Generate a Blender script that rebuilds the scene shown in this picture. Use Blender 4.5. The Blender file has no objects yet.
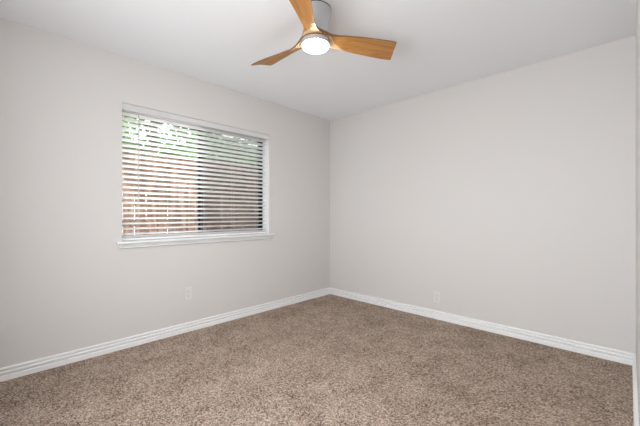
import bpy, bmesh, math, random
from mathutils import Vector, Matrix

# ------------------------------------------------------------------ room numbers
XL = -3.021      # window wall (inside face)
XR = 0.036       # wall on the right
YB = 3.308       # far wall
YN = -0.36       # wall behind the camera
ZC = 2.44        # ceiling
WY0, WY1, WZ0, WZ1 = 0.745, 2.268, 0.872, 2.050     # window opening
DY0, DY1, DZ = -0.24, 1.40, 2.05                    # unseen doorway added in the right wall, wide for fill light
NX0, NX1, NZ0, NZ1 = -1.65, -0.15, 0.75, 2.15       # unseen window added behind the viewer for fill light
SZ_TOP = 0.892                                       # top of the window sill
rnd = random.Random(7)
scene = bpy.context.scene
C = scene.collection

# ------------------------------------------------------------------ camera
cam_d = bpy.data.cameras.new('camera')
cam = bpy.data.objects.new('camera', cam_d)
C.objects.link(cam)
cam.location = (0.0, 0.0, 1.1185)
cam.rotation_euler = (math.radians(90), 0, math.radians(44.204))
cam_d.sensor_width = 36.0
cam_d.lens = 36.0 * 317.5 / 640.0
cam_d.shift_y = 1.3 / 640.0
cam_d.clip_start = 0.01
scene.camera = cam

# ------------------------------------------------------------------ light and exposure
world = bpy.data.worlds.new('sky')
scene.world = world
world.use_nodes = True
wn = world.node_tree
wn.nodes.clear()
wo = wn.nodes.new('ShaderNodeOutputWorld')
wb = wn.nodes.new('ShaderNodeBackground')
wb.inputs['Color'].default_value = (0.90, 0.95, 1.0, 1)
wb.inputs['Strength'].default_value = 5.0
wn.links.new(wb.outputs[0], wo.inputs[0])

def light(name, kind, loc, energy, color=(1, 1, 1), rot=(0, 0, 0), **kw):
    d = bpy.data.lights.new(name, kind)
    d.energy = energy
    d.color = color
    for k, v in kw.items():
        setattr(d, k, v)
    o = bpy.data.objects.new(name, d)
    C.objects.link(o)
    o.location = loc
    o.rotation_euler = rot
    return o

# sun high over the house roof, shining down on the fence
light('sun', 'SUN', (2, 1, 8), 23.0, (1.0, 0.98, 0.96), angle=math.radians(1.5),
      rot=(math.radians(-10), math.radians(9), 0))
# added fill light, out of view, shining in through the added doorway
light('hall_fill_light', 'AREA', (1.15, 0.95, 0.45), 13.0, (0.95, 0.98, 1.0),
      rot=(0, math.radians(132), 0), shape='RECTANGLE', size=0.8, size_y=1.0)
# added fill light outside the added window behind the viewer
light('rear_fill_light', 'AREA', ((NX0 + NX1) / 2, YN - 0.17, 1.25), 54.0, (0.95, 0.98, 1.0),
      rot=(math.radians(97), 0, 0), shape='RECTANGLE', size=1.5, size_y=1.10)
scene.view_settings.view_transform = 'Standard'
scene.view_settings.look = 'None'
scene.view_settings.exposure = 0.0
scene.view_settings.gamma = 1.0
scene.view_settings.use_curve_mapping = False

# ------------------------------------------------------------------ materials
def s2l(c):
    return tuple((v / 255 / 12.92) if v / 255 <= 0.04045 else ((v / 255 + 0.055) / 1.055) ** 2.4 for v in c) + (1,)

def mat(name, col, rough=0.6, spec=0.3, metal=0.0):
    m = bpy.data.materials.new(name)
    m.use_nodes = True
    b = m.node_tree.nodes['Principled BSDF']
    b.inputs['Base Color'].default_value = col if len(col) == 4 else (*col, 1)
    b.inputs['Roughness'].default_value = rough
    b.inputs['Specular IOR Level'].default_value = spec
    b.inputs['Metallic'].default_value = metal
    return m

def nd(m, kind, **inp):
    n = m.node_tree.nodes.new(kind)
    for k, v in inp.items():
        n.inputs[k.replace('_', ' ')].default_value = v
    return n

def lk(m, a, b):
    m.node_tree.links.new(a, b)

def bump(m, height, strength, dist):
    bp = nd(m, 'ShaderNodeBump', Strength=strength, Distance=dist)
    lk(m, height, bp.inputs['Height'])
    lk(m, bp.outputs[0], m.node_tree.nodes['Principled BSDF'].inputs['Normal'])

def coords(m, scale=(1, 1, 1)):
    t = nd(m, 'ShaderNodeTexCoord')
    mp = nd(m, 'ShaderNodeMapping')
    mp.inputs['Scale'].default_value = scale
    lk(m, t.outputs['Object'], mp.inputs['Vector'])
    return mp.outputs[0]

def ramp(m, fac, stops):
    r = nd(m, 'ShaderNodeValToRGB')
    e = r.color_ramp.elements
    while len(e) < len(stops):
        e.new(0.5)
    for el, (p, c) in zip(e, stops):
        el.position = p
        el.color = c if len(c) == 4 else (*c, 1)
    lk(m, fac, r.inputs[0])
    return r.outputs[0]

def painted(name, col, rough=0.75, grain=220, strength=0.12):
    m = mat(name, col, rough, 0.0)
    v = coords(m)
    n = nd(m, 'ShaderNodeTexNoise', Scale=grain, Detail=2.0)
    lk(m, v, n.inputs['Vector'])
    bump(m, n.outputs['Fac'], strength, 0.002)
    return m

M_wall = painted('warm_grey_wall_paint', (0.715, 0.692, 0.674))
M_ceil = painted('white_ceiling_paint', (0.91, 0.93, 0.96), 0.85, 160, 0.2)
M_trim = mat('white_semigloss_trim', (0.92, 0.92, 0.92), 0.4, 0.3)
M_blind = mat('white_blind', (0.90, 0.90, 0.90), 0.4, 0.3)
def add_translucency(m, col, fac):
    b = m.node_tree.nodes['Principled BSDF']
    tr = nd(m, 'ShaderNodeBsdfTranslucent', Color=col)
    ms = nd(m, 'ShaderNodeMixShader', Fac=fac)
    out = m.node_tree.nodes['Material Output']
    lk(m, b.outputs[0], ms.inputs[1]); lk(m, tr.outputs[0], ms.inputs[2]); lk(m, ms.outputs[0], out.inputs[0])
M_rail = mat('pale_grey_headrail', (0.70, 0.695, 0.70), 0.5, 0.1)
M_slat = mat('white_vinyl_slat', (0.92, 0.92, 0.92), 0.4, 0.3)
add_translucency(M_slat, (0.97, 0.97, 0.97, 1), 0.62)
M_cord = mat('white_cord', (0.82, 0.80, 0.78), 0.8, 0.2)
M_wand = mat('clear_grey_wand', (0.55, 0.54, 0.54), 0.25, 0.5)
M_bronze = mat('dark_bronze_frame', (0.009, 0.0085, 0.009), 0.6, 0.1)
M_plate = mat('white_outlet_plastic', (0.76, 0.74, 0.72), 0.35, 0.4)
M_slot = mat('dark_slot', (0.05, 0.05, 0.05), 0.6, 0.2)
M_screw = mat('painted_screw', (0.6, 0.59, 0.57), 0.4, 0.4)
M_housing = mat('satin_white_metal', (0.50, 0.51, 0.53), 0.4, 0.4)
M_ring = mat('champagne_ring', (0.36, 0.335, 0.32), 0.5, 0.2)
M_gap_shadow = mat('painted_gap_shadow', (0.03, 0.03, 0.03), 0.6, 0.2)  # shade of the gap between canopy and ceiling, put into the colour

def carpet_material():
    m = mat('brown_twist_carpet', (0.3, 0.25, 0.2), 1.0, 0.0)
    b = m.node_tree.nodes['Principled BSDF']
    v = coords(m)
    # warp so the tufts do not line up
    wv = nd(m, 'ShaderNodeTexNoise', Scale=60.0, Detail=2.0)
    lk(m, v, wv.inputs['Vector'])
    mx = nd(m, 'ShaderNodeMix'); mx.data_type = 'VECTOR'
    add = nd(m, 'ShaderNodeVectorMath'); add.operation = 'MULTIPLY_ADD'
    lk(m, wv.outputs['Color'], add.inputs[0])
    add.inputs[1].default_value = (0.012, 0.012, 0.0)
    lk(m, v, add.inputs[2])
    vo = nd(m, 'ShaderNodeTexVoronoi', Scale=150.0)
    vo.voronoi_dimensions = '2D'
    lk(m, add.outputs[0], vo.inputs['Vector'])
    sep = nd(m, 'ShaderNodeSeparateColor')
    lk(m, vo.outputs['Color'], sep.inputs[0])
    fine = nd(m, 'ShaderNodeTexNoise', Scale=150.0, Detail=3.0, Roughness=0.7)
    lk(m, v, fine.inputs['Vector'])
    big = nd(m, 'ShaderNodeTexNoise', Scale=4.5, Detail=3.0, Roughness=0.6, Distortion=0.6)
    lk(m, v, big.inputs['Vector'])
    m1 = nd(m, 'ShaderNodeMath'); m1.operation = 'MULTIPLY_ADD'
    lk(m, sep.outputs[0], m1.inputs[0]); m1.inputs[1].default_value = 0.50
    m2 = nd(m, 'ShaderNodeMath'); m2.operation = 'MULTIPLY_ADD'
    lk(m, fine.outputs['Fac'], m2.inputs[0]); m2.inputs[1].default_value = 1.10
    m3 = nd(m, 'ShaderNodeMath'); m3.operation = 'MULTIPLY_ADD'
    lk(m, big.outputs['Fac'], m3.inputs[0]); m3.inputs[1].default_value = 0.35; m3.inputs[2].default_value = -0.475
    lk(m, m3.outputs[0], m2.inputs[2])
    lk(m, m2.outputs[0], m1.inputs[2])
    col = ramp(m, m1.outputs[0], [(0.20, (0.115, 0.078, 0.058)), (0.42, (0.392, 0.290, 0.226)),
                                  (0.60, (0.55, 0.43, 0.348)), (0.82, (0.80, 0.67, 0.57))])
    lk(m, col, b.inputs['Base Color'])
    h = nd(m, 'ShaderNodeMath'); h.operation = 'ADD'
    lk(m, fine.outputs['Fac'], h.inputs[0])
    lk(m, vo.outputs['Distance'], h.inputs[1])
    bump(m, h.outputs[0], 0.7, 0.012)
    return m
M_carpet = carpet_material()

def wood_material(name, dark, mid, light_, along=(1.2, 22, 22), rough=0.4):
    m = mat(name, mid, rough, 0.35)
    b = m.node_tree.nodes['Principled BSDF']
    v = coords(m, along)
    n = nd(m, 'ShaderNodeTexNoise', Scale=3.0, Detail=5.0, Roughness=0.6, Distortion=0.8)
    lk(m, v, n.inputs['Vector'])
    lk(m, ramp(m, n.outputs['Fac'], [(0.30, dark), (0.5, mid), (0.72, light_)]), b.inputs['Base Color'])
    bump(m, n.outputs['Fac'], 0.08, 0.002)
    return m
M_blade = wood_material('honey_wood', (0.33, 0.142, 0.038), (0.45, 0.208, 0.058), (0.54, 0.275, 0.088))
M_bare = wood_material('bare_pale_wood', (0.60, 0.42, 0.23), (0.68, 0.49, 0.29), (0.74, 0.56, 0.35))
M_edge = mat('dark_wood_edge', (0.20, 0.095, 0.038), 0.45, 0.3)
M_fence = wood_material('weathered_cedar', (0.024, 0.012, 0.008), (0.092, 0.048, 0.031), (0.31, 0.188, 0.132), (7, 7, 0.7), 0.9)
M_bark = wood_material('bark', (0.08, 0.06, 0.045), (0.14, 0.10, 0.08), (0.2, 0.16, 0.12), (6, 6, 1), 0.9)

def leaf_material(name, a, b_):
    m = mat(name, a, 0.6, 0.3)
    b = m.node_tree.nodes['Principled BSDF']
    v = coords(m)
    n = nd(m, 'ShaderNodeTexNoise', Scale=6.0, Detail=2.0)
    lk(m, v, n.inputs['Vector'])
    lk(m, ramp(m, n.outputs['Fac'], [(0.35, a), (0.65, b_)]), b.inputs['Base Color'])
    tr = nd(m, 'ShaderNodeBsdfTranslucent', Color=(*b_[:3], 1))
    ms = nd(m, 'ShaderNodeMixShader', Fac=0.4)
    out = m.node_tree.nodes['Material Output']
    lk(m, b.outputs[0], ms.inputs[1]); lk(m, tr.outputs[0], ms.inputs[2]); lk(m, ms.outputs[0], out.inputs[0])
    return m
M_leaf = leaf_material('green_leaves', (0.07, 0.14, 0.045), (0.18, 0.29, 0.12))
M_bounce_ground = painted('pale_bounce_ground', (0.62, 0.61, 0.60), 0.95, 30, 0.5)  # unseen ground, made pale to bounce sunlight up at the blind

M_dark_ground = painted('dark_added_ground', (0.11, 0.10, 0.09), 0.95, 20, 0.5)  # kept dark so little light bounces up through the added window

def glass_material():
    m = bpy.data.materials.new('window_glass'); m.use_nodes = True
    nt = m.node_tree; nt.nodes.clear()
    out = nd(m, 'ShaderNodeOutputMaterial')
    t = nd(m, 'ShaderNodeBsdfTransparent', Color=(0.95, 0.97, 0.96, 1))
    g = nd(m, 'ShaderNodeBsdfGlossy', Roughness=0.02)
    ms = nd(m, 'ShaderNodeMixShader', Fac=0.04)
    lk(m, t.outputs[0], ms.inputs[1]); lk(m, g.outputs[0], ms.inputs[2]); lk(m, ms.outputs[0], out.inputs[0])
    return m
M_glass = glass_material()

def screen_material():
    m = bpy.data.materials.new('insect_screen_mesh'); m.use_nodes = True
    nt = m.node_tree; nt.nodes.clear()
    out = nd(m, 'ShaderNodeOutputMaterial')
    t = nd(m, 'ShaderNodeBsdfTransparent', Color=(1, 1, 1, 1))
    g = nd(m, 'ShaderNodeBsdfDiffuse', Color=(0.07, 0.050, 0.063, 1))
    ms = nd(m, 'ShaderNodeMixShader', Fac=0.44)
    lk(m, t.outputs[0], ms.inputs[1]); lk(m, g.outputs[0], ms.inputs[2]); lk(m, ms.outputs[0], out.inputs[0])
    return m
M_screen = screen_material()

def emit_material(name, col, strength):
    m = bpy.data.materials.new(name); m.use_nodes = True
    b = m.node_tree.nodes['Principled BSDF']
    b.inputs['Base Color'].default_value = (0.9, 0.9, 0.9, 1)
    b.inputs['Emission Color'].default_value = (*col, 1)
    b.inputs['Emission Strength'].default_value = strength
    return m
M_lamp = emit_material('lit_opal_diffuser', (1.0, 0.955, 0.89), 58.0)

# ------------------------------------------------------------------ mesh helpers
def box(bm, x0, x1, y0, y1, z0, z1, bevel=0.0):
    r = bmesh.ops.create_cube(bm, size=1.0)
    vs = r['verts']
    for v in vs:
        v.co = Vector((x0 + (v.co.x + .5) * (x1 - x0), y0 + (v.co.y + .5) * (y1 - y0), z0 + (v.co.z + .5) * (z1 - z0)))
    if bevel:
        es = list({e for v in vs for e in v.link_edges})
        bmesh.ops.bevel(bm, geom=es, offset=bevel, segments=2, affect='EDGES', profile=0.6)

def lathe(bm, prof, n=48, at=(0, 0, 0)):
    """prof: list of (radius, z); radius 0 closes the end"""
    rings = []
    for r, z in prof:
        if r < 1e-6:
            rings.append([bm.verts.new((at[0], at[1], at[2] + z))])
        else:
            rings.append([bm.verts.new((at[0] + r * math.cos(2 * math.pi * i / n), at[1] + r * math.sin(2 * math.pi * i / n), at[2] + z)) for i in range(n)])
    for a, b in zip(rings, rings[1:]):
        for i in range(n):
            j = (i + 1) % n
            if len(a) == 1 and len(b) == 1:
                continue
            if len(a) == 1:
                bm.faces.new((a[0], b[j], b[i]))
            elif len(b) == 1:
                bm.faces.new((a[i], a[j], b[0]))
            else:
                bm.faces.new((a[i], a[j], b[j], b[i]))

def prism(bm, prof, axis, a, b, cap=True):
    """sweep a closed 2D profile (p, z) along axis 'x' or 'y' from a to b"""
    def P(p, z, t):
        return (p, t, z) if axis == 'y' else (t, p, z)
    A = [bm.verts.new(P(p, z, a)) for p, z in prof]
    B = [bm.verts.new(P(p, z, b)) for p, z in prof]
    n = len(prof)
    for i in range(n):
        j = (i + 1) % n
        bm.faces.new((A[i], A[j], B[j], B[i]))
    if cap:
        bm.faces.new(A[::-1]); bm.faces.new(B)

def tube(bm, pts, r, n=8):
    rings = []
    for k, p in enumerate(pts):
        p = Vector(p)
        d = (Vector(pts[min(k + 1, len(pts) - 1)]) - Vector(pts[max(k - 1, 0)])).normalized()
        u = d.orthogonal().normalized(); w = d.cross(u)
        rr = r[k] if isinstance(r, (list, tuple)) else r
        rings.append([bm.verts.new(p + rr * (math.cos(2 * math.pi * i / n) * u + math.sin(2 * math.pi * i / n) * w)) for i in range(n)])
    for a, b in zip(rings, rings[1:]):
        for i in range(n):
            j = (i + 1) % n
            bm.faces.new((a[i], a[j], b[j], b[i]))
    bm.faces.new(rings[0][::-1]); bm.faces.new(rings[-1])

def obj(name, bm, m, parent=None, smooth=False, angle=40):
    bmesh.ops.recalc_face_normals(bm, faces=bm.faces)
    me = bpy.data.meshes.new(name)
    bm.to_mesh(me); bm.free()
    me.materials.append(m)
    if smooth:
        me.polygons.foreach_set('use_smooth', [True] * len(me.polygons))
        me.set_sharp_from_angle(angle=math.radians(angle))
    o = bpy.data.objects.new(name, me)
    C.objects.link(o)
    if parent:
        o.parent = parent
    return o

def structure(name, bm, m, label, cat, parent=None, **kw):
    o = obj(name, bm, m, parent, **kw)
    o['kind'] = 'structure'; o['label'] = label; o['category'] = cat
    return o

def thing(name, label, cat, loc=(0, 0, 0), group=None):
    o = bpy.data.objects.new(name, None)
    C.objects.link(o)
    o.location = loc
    o['label'] = label; o['category'] = cat
    if group:
        o['group'] = group
    return o

def B():
    return bmesh.new()

# ------------------------------------------------------------------ the setting
bm = B(); box(bm, XL - 0.02, 1.35, YN - 0.02, YB + 0.02, -0.06, 0.0)
structure('floor', bm, M_carpet, 'speckled brown wall to wall carpet covering the floor', 'floor')
bm = B(); box(bm, XL - 0.22, 1.4, YN - 0.15, YB + 0.15, ZC, ZC + 0.15)
structure('ceiling', bm, M_ceil, 'white painted ceiling above the fan', 'ceiling')

bm = B()
T = 0.22
box(bm, XL - T, XL, YN - 0.15, WY0, -0.06, ZC)
box(bm, XL - T, XL, WY1, YB + 0.15, -0.06, ZC)
box(bm, XL - T, XL, WY0, WY1, -0.06, WZ0)
box(bm, XL - T, XL, WY0, WY1, WZ1, ZC)
bmesh.ops.remove_doubles(bm, verts=bm.verts, dist=1e-5)
structure('wall_left', bm, M_wall, 'warm grey painted wall holding the window', 'wall')
bm = B(); box(bm, XL, 1.4, YB, YB + 0.15, -0.06, ZC)
structure('wall_back', bm, M_wall, 'plain warm grey wall facing the viewer on the right', 'wall')
bm = B()
box(bm, XL, NX0, YN - 0.15, YN, -0.06, ZC)
box(bm, NX1, 1.4, YN - 0.15, YN, -0.06, ZC)
box(bm, NX0, NX1, YN - 0.15, YN, -0.06, NZ0)
box(bm, NX0, NX1, YN - 0.15, YN, NZ1, ZC)
structure('wall_near', bm, M_wall, 'warm grey wall behind the viewer', 'wall')
bm = B()
box(bm, XR, XR + 0.11, DY1, YB, -0.06, ZC)
box(bm, XR, XR + 0.11, YN, DY0, -0.06, ZC)
box(bm, XR, XR + 0.11, DY0, DY1, DZ, ZC)
structure('wall_right', bm, M_wall, 'sliver of warm grey wall at the right edge', 'wall')
bm = B(); box(bm, 1.25, 1.4, YN, YB, -0.06, ZC)
structure('wall_hall', bm, M_wall, 'hall wall beyond the doorway', 'wall')
bm = B()  # casing of the doorway added to let fill light in
for y0, y1, z1 in ((DY0 - 0.07, DY0, DZ + 0.07), (DY1, DY1 + 0.07, DZ + 0.07)):
    box(bm, XR - 0.006, XR, y0, y1, 0, z1, 0.002)
box(bm, XR - 0.006, XR, DY0, DY1, DZ, DZ + 0.07, 0.002)
structure('added_door', bm, M_trim, 'white casing of the unseen doorway added for fill light', 'door')

# baseboards: stepped profile with two grooves
BB = [(0.000, 0.0), (0.0175, 0.0), (0.0175, 0.0285), (0.0165, 0.0310), (0.0040, 0.0330), (0.0040, 0.0355), (0.0155, 0.0480),
      (0.0155, 0.0565), (0.0140, 0.0585), (0.0020, 0.0600), (0.0020, 0.0625), (0.0120, 0.0735), (0.0120, 0.0810),
      (0.0095, 0.0850), (0.0030, 0.0870), (0.000, 0.0875)]
bm = B(); prism(bm, [(XL + p, z) for p, z in BB], 'y', YN, YB)
structure('baseboard_left', bm, M_trim, 'white grooved baseboard below the window wall', 'baseboard')
bm = B(); prism(bm, [(YB - p, z) for p, z in BB], 'x', XL, XR)
structure('baseboard_back', bm, M_trim, 'white grooved baseboard along the plain far wall', 'baseboard')
bm = B(); prism(bm, [(XR - p, z) for p, z in BB], 'y', DY1 + 0.07, YB)
structure('baseboard_right', bm, M_trim, 'white baseboard end at the right edge', 'baseboard')

# ------------------------------------------------------------------ window
win = bpy.data.objects.new('window_1', None); C.objects.link(win)
win.location = (XL, (WY0 + WY1) / 2, WZ0)
win['kind'] = 'structure'; win['label'] = 'sliding window with dark frame behind white blinds'; win['category'] = 'window'
wi = win.location
def L(bm):
    bmesh.ops.translate(bm, verts=bm.verts, vec=-wi)
    return bm
FX0, FX1 = XL - 0.205, XL - 0.150      # frame depth
YM = 1.503
bm = B()
fw = 0.024
box(bm, FX0, FX1, WY0, WY0 + 0.012, WZ0, WZ1, 0.003)
box(bm, FX0, FX1, WY1 - fw, WY1, WZ0, WZ1, 0.003)
box(bm, FX0, FX1, WY0 + 0.012, WY1 - fw, WZ1 - fw, WZ1, 0.003)
box(bm, FX0, FX1, WY0 + 0.012, WY1 - fw, WZ0, WZ0 + fw, 0.003)
obj('window_frame', L(bm), M_bronze, win)
def sash(x0, x1, y0, y1, name):
    bm = B(); s = 0.032
    z0, z1 = WZ0 + fw, WZ1 - fw
    box(bm, x0, x1, y0, y0 + s, z0, z1, 0.002)
    box(bm, x0, x1, y1 - s, y1, z0, z1, 0.002)
    box(bm, x0, x1, y0 + s, y1 - s, z0, z0 + s, 0.002)
    box(bm, x0, x1, y0 + s, y1 - s, z1 - s, z1, 0.002)
    o = obj('sash', L(bm), M_bronze, win)
    bm = B(); xm = (x0 + x1) / 2
    box(bm, xm - 0.002, xm + 0.002, y0 + s, y1 - s, z0 + s, z1 - s)
    obj('pane', L(bm), M_glass, o)
    return o
sash(FX0 + 0.004, FX0 + 0.024, WY0 + 0.012, YM + 0.035, 'fixed')
sash(FX0 + 0.028, FX0 + 0.048, YM - 0.030, WY1 - fw, 'sliding')
bm = B(); box(bm, FX0 - 0.004, FX0 - 0.003, YM, WY1 - 0.004, WZ0 + 0.004, WZ1 - 0.004)
o = obj('insect_screen', L(bm), M_screen, win); o['label'] = 'dark mesh screen over the right pane'

added_win = B()  # frame of the window added for fill light, never in view
for a in ((NX0, NX0 + 0.05, NZ0, NZ1), (NX1 - 0.05, NX1, NZ0, NZ1), (NX0 + 0.05, NX1 - 0.05, NZ0, NZ0 + 0.05),
          (NX0 + 0.05, NX1 - 0.05, NZ1 - 0.05, NZ1)):
    box(added_win, a[0], a[1], YN - 0.12, YN - 0.07, a[2], a[3], 0.003)
structure('added_window', added_win, M_bronze, 'dark framed unseen window added behind the viewer for fill light', 'window')

# white liner boards on the sides of the recess, behind the drywall edge
for y0, y1 in ((WY0, WY0 + 0.004), (WY1 - 0.004, WY1)):
    bm = B(); box(bm, FX1, XL - 0.030, y0, y1, SZ_TOP, WZ1 - 0.001)
    obj('jamb_liner', L(bm), M_trim, win)

# stool (sill board) and apron
bm = B()
SZ = SZ_TOP
nose = [(XL - 0.148, SZ - 0.018), (XL + 0.034, SZ - 0.018), (XL + 0.039, SZ - 0.0165), (XL + 0.041, SZ - 0.010),
        (XL + 0.039, SZ - 0.0035), (XL + 0.034, SZ), (XL - 0.148, SZ)]
prism(bm, nose, 'y', WY0, WY1)
horn = [(XL, SZ - 0.018)] + nose[1:6] + [(XL, SZ)]
prism(bm, horn, 'y', WY0 - 0.045, WY0); prism(bm, horn, 'y', WY1, WY1 + 0.036)
o = obj('window_sill', L(bm), M_trim, win, True, 30)
bm = B()
AZ = SZ - 0.018
ap = [(XL, AZ), (XL + 0.001, AZ), (XL + 0.001, AZ - 0.0110), (XL + 0.0350, AZ - 0.0115), (XL + 0.0350, AZ - 0.0160), (XL + 0.0310, AZ - 0.0190),
      (XL + 0.0100, AZ - 0.0195), (XL + 0.0100, AZ - 0.0240), (XL + 0.0270, AZ - 0.0245), (XL + 0.0270, AZ - 0.0340), (XL + 0.0120, AZ - 0.0420), (XL, AZ - 0.0425)]
prism(bm, ap, 'y', WY0 - 0.022, WY1 + 0.020)
obj('window_apron', L(bm), M_trim, win, True, 30)

# ------------------------------------------------------------------ blind
BY0, BY1 = WY0 + 0.010, WY1 - 0.016
BXc = XL - 0.075
HT = 2.034
bl = thing('window_blind', 'white horizontal slat blind hanging in the window recess', 'blind', (BXc, (BY0 + BY1) / 2, HT))
def LB(bm):
    bmesh.ops.translate(bm, verts=bm.verts, vec=-bl.location)
    return bm
bm = B()
box(bm, BXc - 0.026, BXc + 0.012, BY0, BY1, HT - 0.029, WZ1 - 0.001, 0.002)
box(bm, BXc + 0.012, BXc + 0.026, BY0, BY1, HT - 0.029, HT - 0.004, 0.001)
box(bm, XL - 0.016, XL - 0.010, WY0 + 0.002, WY1 - 0.002, 1.996, WZ1 - 0.001, 0.0015)      # valance board
for y in (BY0 + 0.002, BY1 - 0.010):
    box(bm, BXc + 0.012, XL - 0.014, y, y + 0.006, 1.996, WZ1 - 0.002)                         # its end returns
obj('headrail', LB(bm), M_rail, bl)
NS = 24
z_top, z_bot = 1.980, 0.950
pitch = (z_top - z_bot) / (NS - 1)
slat_z = [z_top - i * pitch for i in range(NS)]
tilt = math.radians(17)
bm = B()
for z in slat_z:
    top, bot = [], []
    for k in range(7):
        s = (k / 6 - .5) * 0.050
        c = 0.0022 * (1 - (2 * k / 6 - 1) ** 2)      # slight crown
        th = 0.0014
        x = BXc + s * math.cos(tilt); zz = z + s * math.sin(tilt) + c
        top.append((x, zz + th)); bot.append((x, zz - th))
    prism(bm, top + bot[::-1], 'y', BY0 + 0.003, BY1 - 0.003)
o = obj('slats', LB(bm), M_slat, bl, True, 50)
bm = B(); box(bm, BXc - 0.026, BXc + 0.026, BY0 + 0.003, BY1 - 0.003, SZ + 0.003, SZ + 0.023, 0.003)
for k in range(3):
    z = SZ + 0.0265 + 0.0055 * k
    box(bm, BXc - 0.025, BXc + 0.025, BY0 + 0.003, BY1 - 0.003, z, z + 0.003)
obj('bottom_rail', LB(bm), M_blind, bl)
for y in (0.885, 1.185, 1.475, 1.815, 2.125):
    bm = B()
    for dx in (-0.0275, 0.0275):
        tube(bm, [(BXc + dx, y, HT - 0.036), (BXc + dx, y, SZ + 0.012)], 0.0008, 6)
    for z in slat_z:
        s = 0.0275
        tube(bm, [(BXc - s, y, z - 0.0025 - s * math.sin(tilt)), (BXc + s, y, z - 0.0025 + s * math.sin(tilt))], 0.0008, 5)
    obj('ladder_cord', LB(bm), M_cord, bl)
bm = B(); tube(bm, [(BXc + 0.036, 0.882, HT - 0.036), (BXc + 0.037, 0.882, HT - 0.06), (BXc + 0.037, 0.882, 1.235), (BXc + 0.037, 0.882, 1.20)], [0.002, 0.004, 0.0045, 0.003], 6)
tw = obj('tilt_wand', LB(bm), M_wand, bl); tw['label'] = 'thin grey tilt wand'

# ------------------------------------------------------------------ ceiling fan
HX, HY = -1.453, 1.452
fan = thing('ceiling_fan', 'three blade honey wood ceiling fan with glowing round light', 'ceiling fan', (HX, HY, ZC))
def fz(z):
    return z - ZC
bm = B(); lathe(bm, [(0, fz(2.440)), (0.101, fz(2.440)), (0.101, fz(2.434)), (0, fz(2.434))])
obj('shadow_gap_disc', bm, M_gap_shadow, fan, True)  # black disc drawn in place of the shaded gap at the ceiling
bm = B(); lathe(bm, [(0, fz(2.434)), (0.1005, fz(2.434)), (0.1030, fz(2.431)), (0.1025, fz(2.405)), (0.099, fz(2.385)), (0.091, fz(2.362)), (0.086, fz(2.345)),
                     (0.0845, fz(2.32)), (0.0835, fz(2.268)), (0.080, fz(2.262)), (0, fz(2.262))])
obj('motor_housing', bm, M_housing, fan, True, 35)

def interp(tab, s):
    for (s0, *a), (s1, *b) in zip(tab, tab[1:]):
        if s <= s1:
            t = (s - s0) / (s1 - s0)
            return [u + (v - u) * t for u, v in zip(a, b)]
    return list(tab[-1][1:])

# edge tables: radius -> angle (deg), height of the blade's mid surface
EA = [(0.084, -7, 2.252), (0.088, 8, 2.253), (0.097, 24, 2.256), (0.112, 36, 2.261), (0.14, 43, 2.268), (0.18, 46.2, 2.274), (0.24, 49.0, 2.279),
      (0.32, 51.0, 2.282), (0.42, 52.4, 2.283), (0.50, 53.2, 2.283), (0.56, 54.0, 2.283)]
EB = [(0.084, 117, 2.252), (0.091, 104, 2.249), (0.105, 94, 2.245), (0.128, 84.5, 2.240), (0.16, 78, 2.236), (0.20, 74.6, 2.234), (0.25, 73.0, 2.234),
      (0.33, 72.3, 2.236), (0.43, 71.6, 2.239), (0.52, 70.8, 2.241), (0.602, 69.8, 2.243)]
def smooth_tab(tab, r):
    """Catmull-Rom through the table"""
    n = len(tab)
    r = min(max(r, tab[0][0]), tab[-1][0])
    for i in range(n - 1):
        if r <= tab[i + 1][0]:
            break
    t = (r - tab[i][0]) / (tab[i + 1][0] - tab[i][0])
    out = []
    for c in (1, 2):
        p0, p1, p2, p3 = (tab[max(i - 1, 0)][c], tab[i][c], tab[i + 1][c], tab[min(i + 2, n - 1)][c])
        out.append(0.5 * (2 * p1 + (p2 - p0) * t + (2 * p0 - 5 * p1 + 4 * p2 - p3) * t * t + (3 * p1 - p0 - 3 * p2 + p3) * t ** 3))
    return out
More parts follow.
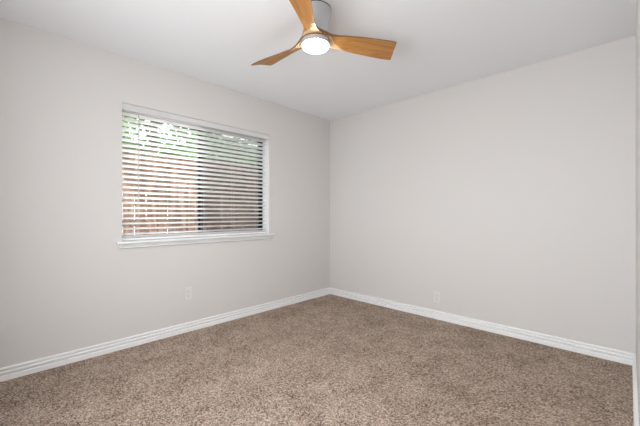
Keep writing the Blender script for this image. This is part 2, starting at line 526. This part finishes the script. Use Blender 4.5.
# bare pale wood where the blade runs into the hub: radius -> start across the chord
SPUR = [(0.0, -1.0), (0.096, -0.1), (0.108, 0.12), (0.125, 0.42), (0.150, 0.66), (0.185, 0.86), (0.235, 1.01), (9.0, 1.01)]
def blade_mesh():
    bm = B()
    NSEC, NCH = 64, 26
    lo, up = [], []
    for i in range(NSEC + 1):
        s = (i / NSEC) ** 1.35
        ra = 0.084 + s * (0.560 - 0.084); rb = 0.084 + s * (0.602 - 0.084)
        ta, za = smooth_tab(EA, ra); tb, zb = smooth_tab(EB, rb)
        rowl, rowu = [], []
        for j in range(NCH + 1):
            w = j / NCH
            r = ra + (rb - ra) * w
            th = math.radians(ta + (tb - ta) * w)
            # polar interpolation near the hub, straight chord outside
            pol = Vector((r * math.cos(th), r * math.sin(th)))
            a_ = Vector((ra * math.cos(math.radians(ta)), ra * math.sin(math.radians(ta))))
            b_ = Vector((rb * math.cos(math.radians(tb)), rb * math.sin(math.radians(tb))))
            k = min(1, max(0, (s - 0.05) / 0.3))
            xy = pol.lerp(a_.lerp(b_, w), k)
            # the tip's two corners are rounded off
            c0 = max(0.0, (s - 0.93) / 0.07)
            if c0 > 0:
                w2 = 0.5 + (w - 0.5) * (1 - 0.07 * c0 ** 4)
                xy = a_.lerp(b_, w2)
                xy *= 1 - 0.005 * c0 ** 2 * abs(2 * w - 1) ** 6
            z = za + (zb - za) * w + 0.010 * k * math.sin(math.pi * w) 
            e = (2 * w - 1) ** 2
            half = 0.0035 + 0.004 * (1 - e) * (1 - 0.4 * s) + 0.0015 * (1 - s)
            root = max(0.0, 1 - (r - 0.078) / 0.15) ** 2          # the blade thickens into the hub
            rowl.append(bm.verts.new((xy.x, xy.y, fz(z - half))))
            rowu.append(bm.verts.new((xy.x, xy.y, fz(z + half + 0.017 * root))))
        lo.append(rowl); up.append(rowu)
    for i in range(NSEC):
        for j in range(NCH):
            f = bm.faces.new((lo[i][j], lo[i][j + 1], lo[i + 1][j + 1], lo[i + 1][j]))
            fr = Vector(f.calc_center_median().xy).length
            if (j + 0.5) / NCH > interp(SPUR, fr)[0]:
                f.material_index = 2
            bm.faces.new((up[i][j], up[i + 1][j], up[i + 1][j + 1], up[i][j + 1]))
        bm.faces.new((lo[i][0], lo[i + 1][0], up[i + 1][0], up[i][0])).material_index = 1
        bm.faces.new((lo[i][-1], up[i][-1], up[i + 1][-1], lo[i + 1][-1])).material_index = 1
    for j in range(NCH):
        bm.faces.new((lo[0][j], up[0][j], up[0][j + 1], lo[0][j + 1]))
        bm.faces.new((lo[-1][j], lo[-1][j + 1], up[-1][j + 1], up[-1][j])).material_index = 1
    # turn so the blade's grain runs along local x
    bmesh.ops.rotate(bm, verts=bm.verts, matrix=Matrix.Rotation(math.radians(-60), 3, 'Z'))
    return bm
blade = obj('blade', blade_mesh(), M_blade, fan, True, 50)
blade.data.materials.append(M_edge)
blade.data.materials.append(M_bare)
blade.rotation_euler.z = math.radians(60)
for k in (1, 2):
    o = blade.copy(); C.objects.link(o); o.parent = fan
    o.rotation_euler.z = math.radians(60 + 120 * k)
bm = B(); lathe(bm, [(0, fz(2.261)), (0.083, fz(2.261)), (0.0855, fz(2.258)), (0.0865, fz(2.248)), (0.084, fz(2.243)), (0, fz(2.243))])
obj('hub', bm, M_blade, fan, True, 35)
bm = B(); lathe(bm, [(0, fz(2.243)), (0.0925, fz(2.243)), (0.0940, fz(2.241)), (0.0940, fz(2.236)), (0.0920, fz(2.234)), (0, fz(2.234))])
o = obj('hub_band', bm, M_edge, fan, True, 35); o['label'] = 'dark wood band above the light'
bm = B(); lathe(bm, [(0, fz(2.234)), (0.0920, fz(2.234)), (0.0925, fz(2.230)), (0.0905, fz(2.212)), (0.088, fz(2.209)), (0, fz(2.209))])
obj('light_ring', bm, M_ring, fan, True, 35)
bm = B(); lathe(bm, [(0, fz(2.209)), (0.0855, fz(2.209)), (0.0853, fz(2.2035)), (0.082, fz(2.197)), (0.072, fz(2.1915)), (0.05, fz(2.1880)), (0, fz(2.1865))])
obj('light_diffuser', bm, M_lamp, fan, True, 60)

# ------------------------------------------------------------------ outlets
def outlet(label, loc, rotz):
    t = thing('wall_outlet', label, 'outlet', loc)
    t.rotation_euler.z = rotz                       # local -y looks into the room
    bm = B(); box(bm, -0.036, 0.036, -0.006, 0.0, -0.060, 0.060, 0.0025)
    obj('cover_plate', bm, M_plate, t)
    for s in (-1, 1):
        bm = B()
        lathe(bm, [(0, 0), (0.0165, 0), (0.0165, 0.0025), (0.0155, 0.0035), (0, 0.0035)], 24)
        bmesh.ops.rotate(bm, verts=bm.verts, matrix=Matrix.Rotation(math.radians(90), 3, 'X'))
        bmesh.ops.translate(bm, verts=bm.verts, vec=(0, -0.0055, s * 0.0205))
        r = obj('receptacle', bm, M_plate, t, True, 35)
        bm = B()
        for x, h in ((-0.0063, 0.0045), (0.0063, 0.0035)):
            box(bm, x - 0.0011, x + 0.0011, -0.0096, -0.0088, s * 0.0205 + 0.003 - h, s * 0.0205 + 0.003 + h)
        box(bm, -0.002, 0.002, -0.0096, -0.0088, s * 0.0205 - 0.011, s * 0.0205 - 0.007)
        obj('slots', bm, M_slot, r)
    bm = B(); lathe(bm, [(0, 0), (0.0032, 0), (0.0030, 0.0012), (0, 0.0015)], 14)
    bmesh.ops.rotate(bm, verts=bm.verts, matrix=Matrix.Rotation(math.radians(90), 3, 'X'))
    bmesh.ops.translate(bm, verts=bm.verts, vec=(0, -0.006, 0))
    obj('screw', bm, M_screw, t, True, 35)
    return t
outlet('white wall outlet below the window, above the left baseboard', (XL, 1.296, 0.363), math.radians(90))
outlet('white wall outlet low on the plain wall without a window', (-1.471, YB, 0.233), 0)

# ------------------------------------------------------------------ outside
bm = B(); box(bm, -16, XL - T - 0.001, -8, 12, -0.30, -0.15)
structure('ground', bm, M_bounce_ground, 'unseen ground outside the window, made pale to bounce light', 'ground')
bm = B(); box(bm, XL - T - 0.001, 9, -12, YN - 0.16, -0.31, -0.16)  # added out of view to stop sky light rising onto the ceiling
structure('added_rear_ground', bm, M_dark_ground, 'unseen dark ground added to cut light through the rear window', 'ground')
FXX, FTOP = -4.95, 2.02
fence = thing('wooden_fence', 'weathered reddish brown board fence outside the window', 'fence', (FXX, 2.5, -0.15))
bm = B()
y = -3.0
while y < 9.0:
    w = 0.138
    dz = rnd.uniform(-0.012, 0.012); dx = rnd.uniform(-0.004, 0.004)
    box(bm, FXX - 0.009 + dx, FXX + 0.009 + dx, y, y + w, -0.12, FTOP + dz)
    y += w + rnd.uniform(0.004, 0.012)
bmesh.ops.translate(bm, verts=bm.verts, vec=(-FXX, -2.5, 0.15))
obj('board_panel', bm, M_fence, fence)
bm = B()
for z in (0.15, 0.95, 1.75):
    box(bm, FXX - 0.050, FXX - 0.014, -3.0, 9.0, z, z + 0.088)
bmesh.ops.translate(bm, verts=bm.verts, vec=(-FXX, -2.5, 0.15))
obj('rails', bm, M_fence, fence)

def tree(label, loc, h, rad, n, seed):
    r = random.Random(seed)
    t = thing('leafy_tree', label, 'tree', loc, None)
    bm = B()
    tube(bm, [(0, 0, 0), (0.05, 0.03, h * .35), (-0.04, 0.08, h * .65), (0.02, 0, h * .9)], [0.13, 0.10, 0.07, 0.02], 10)
    for k in range(9):
        a = k * 2.4; z0 = h * (0.3 + 0.06 * k)
        l = rad * r.uniform(.6, .9)
        tube(bm, [(0, 0, z0), (l * .5 * math.cos(a), l * .5 * math.sin(a), z0 + .25), (l * math.cos(a), l * math.sin(a), z0 + .4)], [0.05, 0.03, 0.012], 6)
    obj('trunk', bm, M_bark, t, True)
    bm = B()
    clumps = []
    for k in range(46):
        while True:
            p = Vector((r.uniform(-1, 1), r.uniform(-1, 1), r.uniform(-1, 1)))
            if p.length < 1:
                break
        clumps.append((Vector((p.x * rad, p.y * rad, h * .62 + p.z * h * .36)), r.uniform(.28, .5)))
    for i in range(n):
        c, cr = clumps[i % len(clumps)]
        p = c + Vector((r.gauss(0, cr * .5), r.gauss(0, cr * .5), r.gauss(0, cr * .45)))
        d = Vector((r.uniform(-1, 1), r.uniform(-1, 1), r.uniform(-.8, .4))).normalized()
        s = d.orthogonal(); s.rotate(Matrix.Rotation(r.uniform(0, 6.28), 3, d))
        ln = r.uniform(.07, .12); w = ln * .3
        up = d.cross(s) * ln * .12
        v = [bm.verts.new(p), bm.verts.new(p + d * ln * .5 + s * w + up), bm.verts.new(p + d * ln), bm.verts.new(p + d * ln * .5 - s * w + up)]
        m_ = bm.verts.new(p + d * ln * .5 - up)
        for a, b in ((0, 1), (1, 2), (2, 3), (3, 0)):
            bm.faces.new((v[a], v[b], m_))
    obj('foliage', bm, M_leaf, t)
    return t
tree('green leafy tree above the fence, seen through the left pane', (-6.9, 2.2, -0.15), 4.6, 1.4, 7000, 3)
tree('green leafy tree above the fence, seen through the right pane', (-7.0, 6.1, -0.15), 4.3, 1.4, 6000, 5)
tree('green tree peeking over the fence behind the middle of the window', (-10.3, 6.1, -0.15), 5.4, 1.7, 6500, 9)
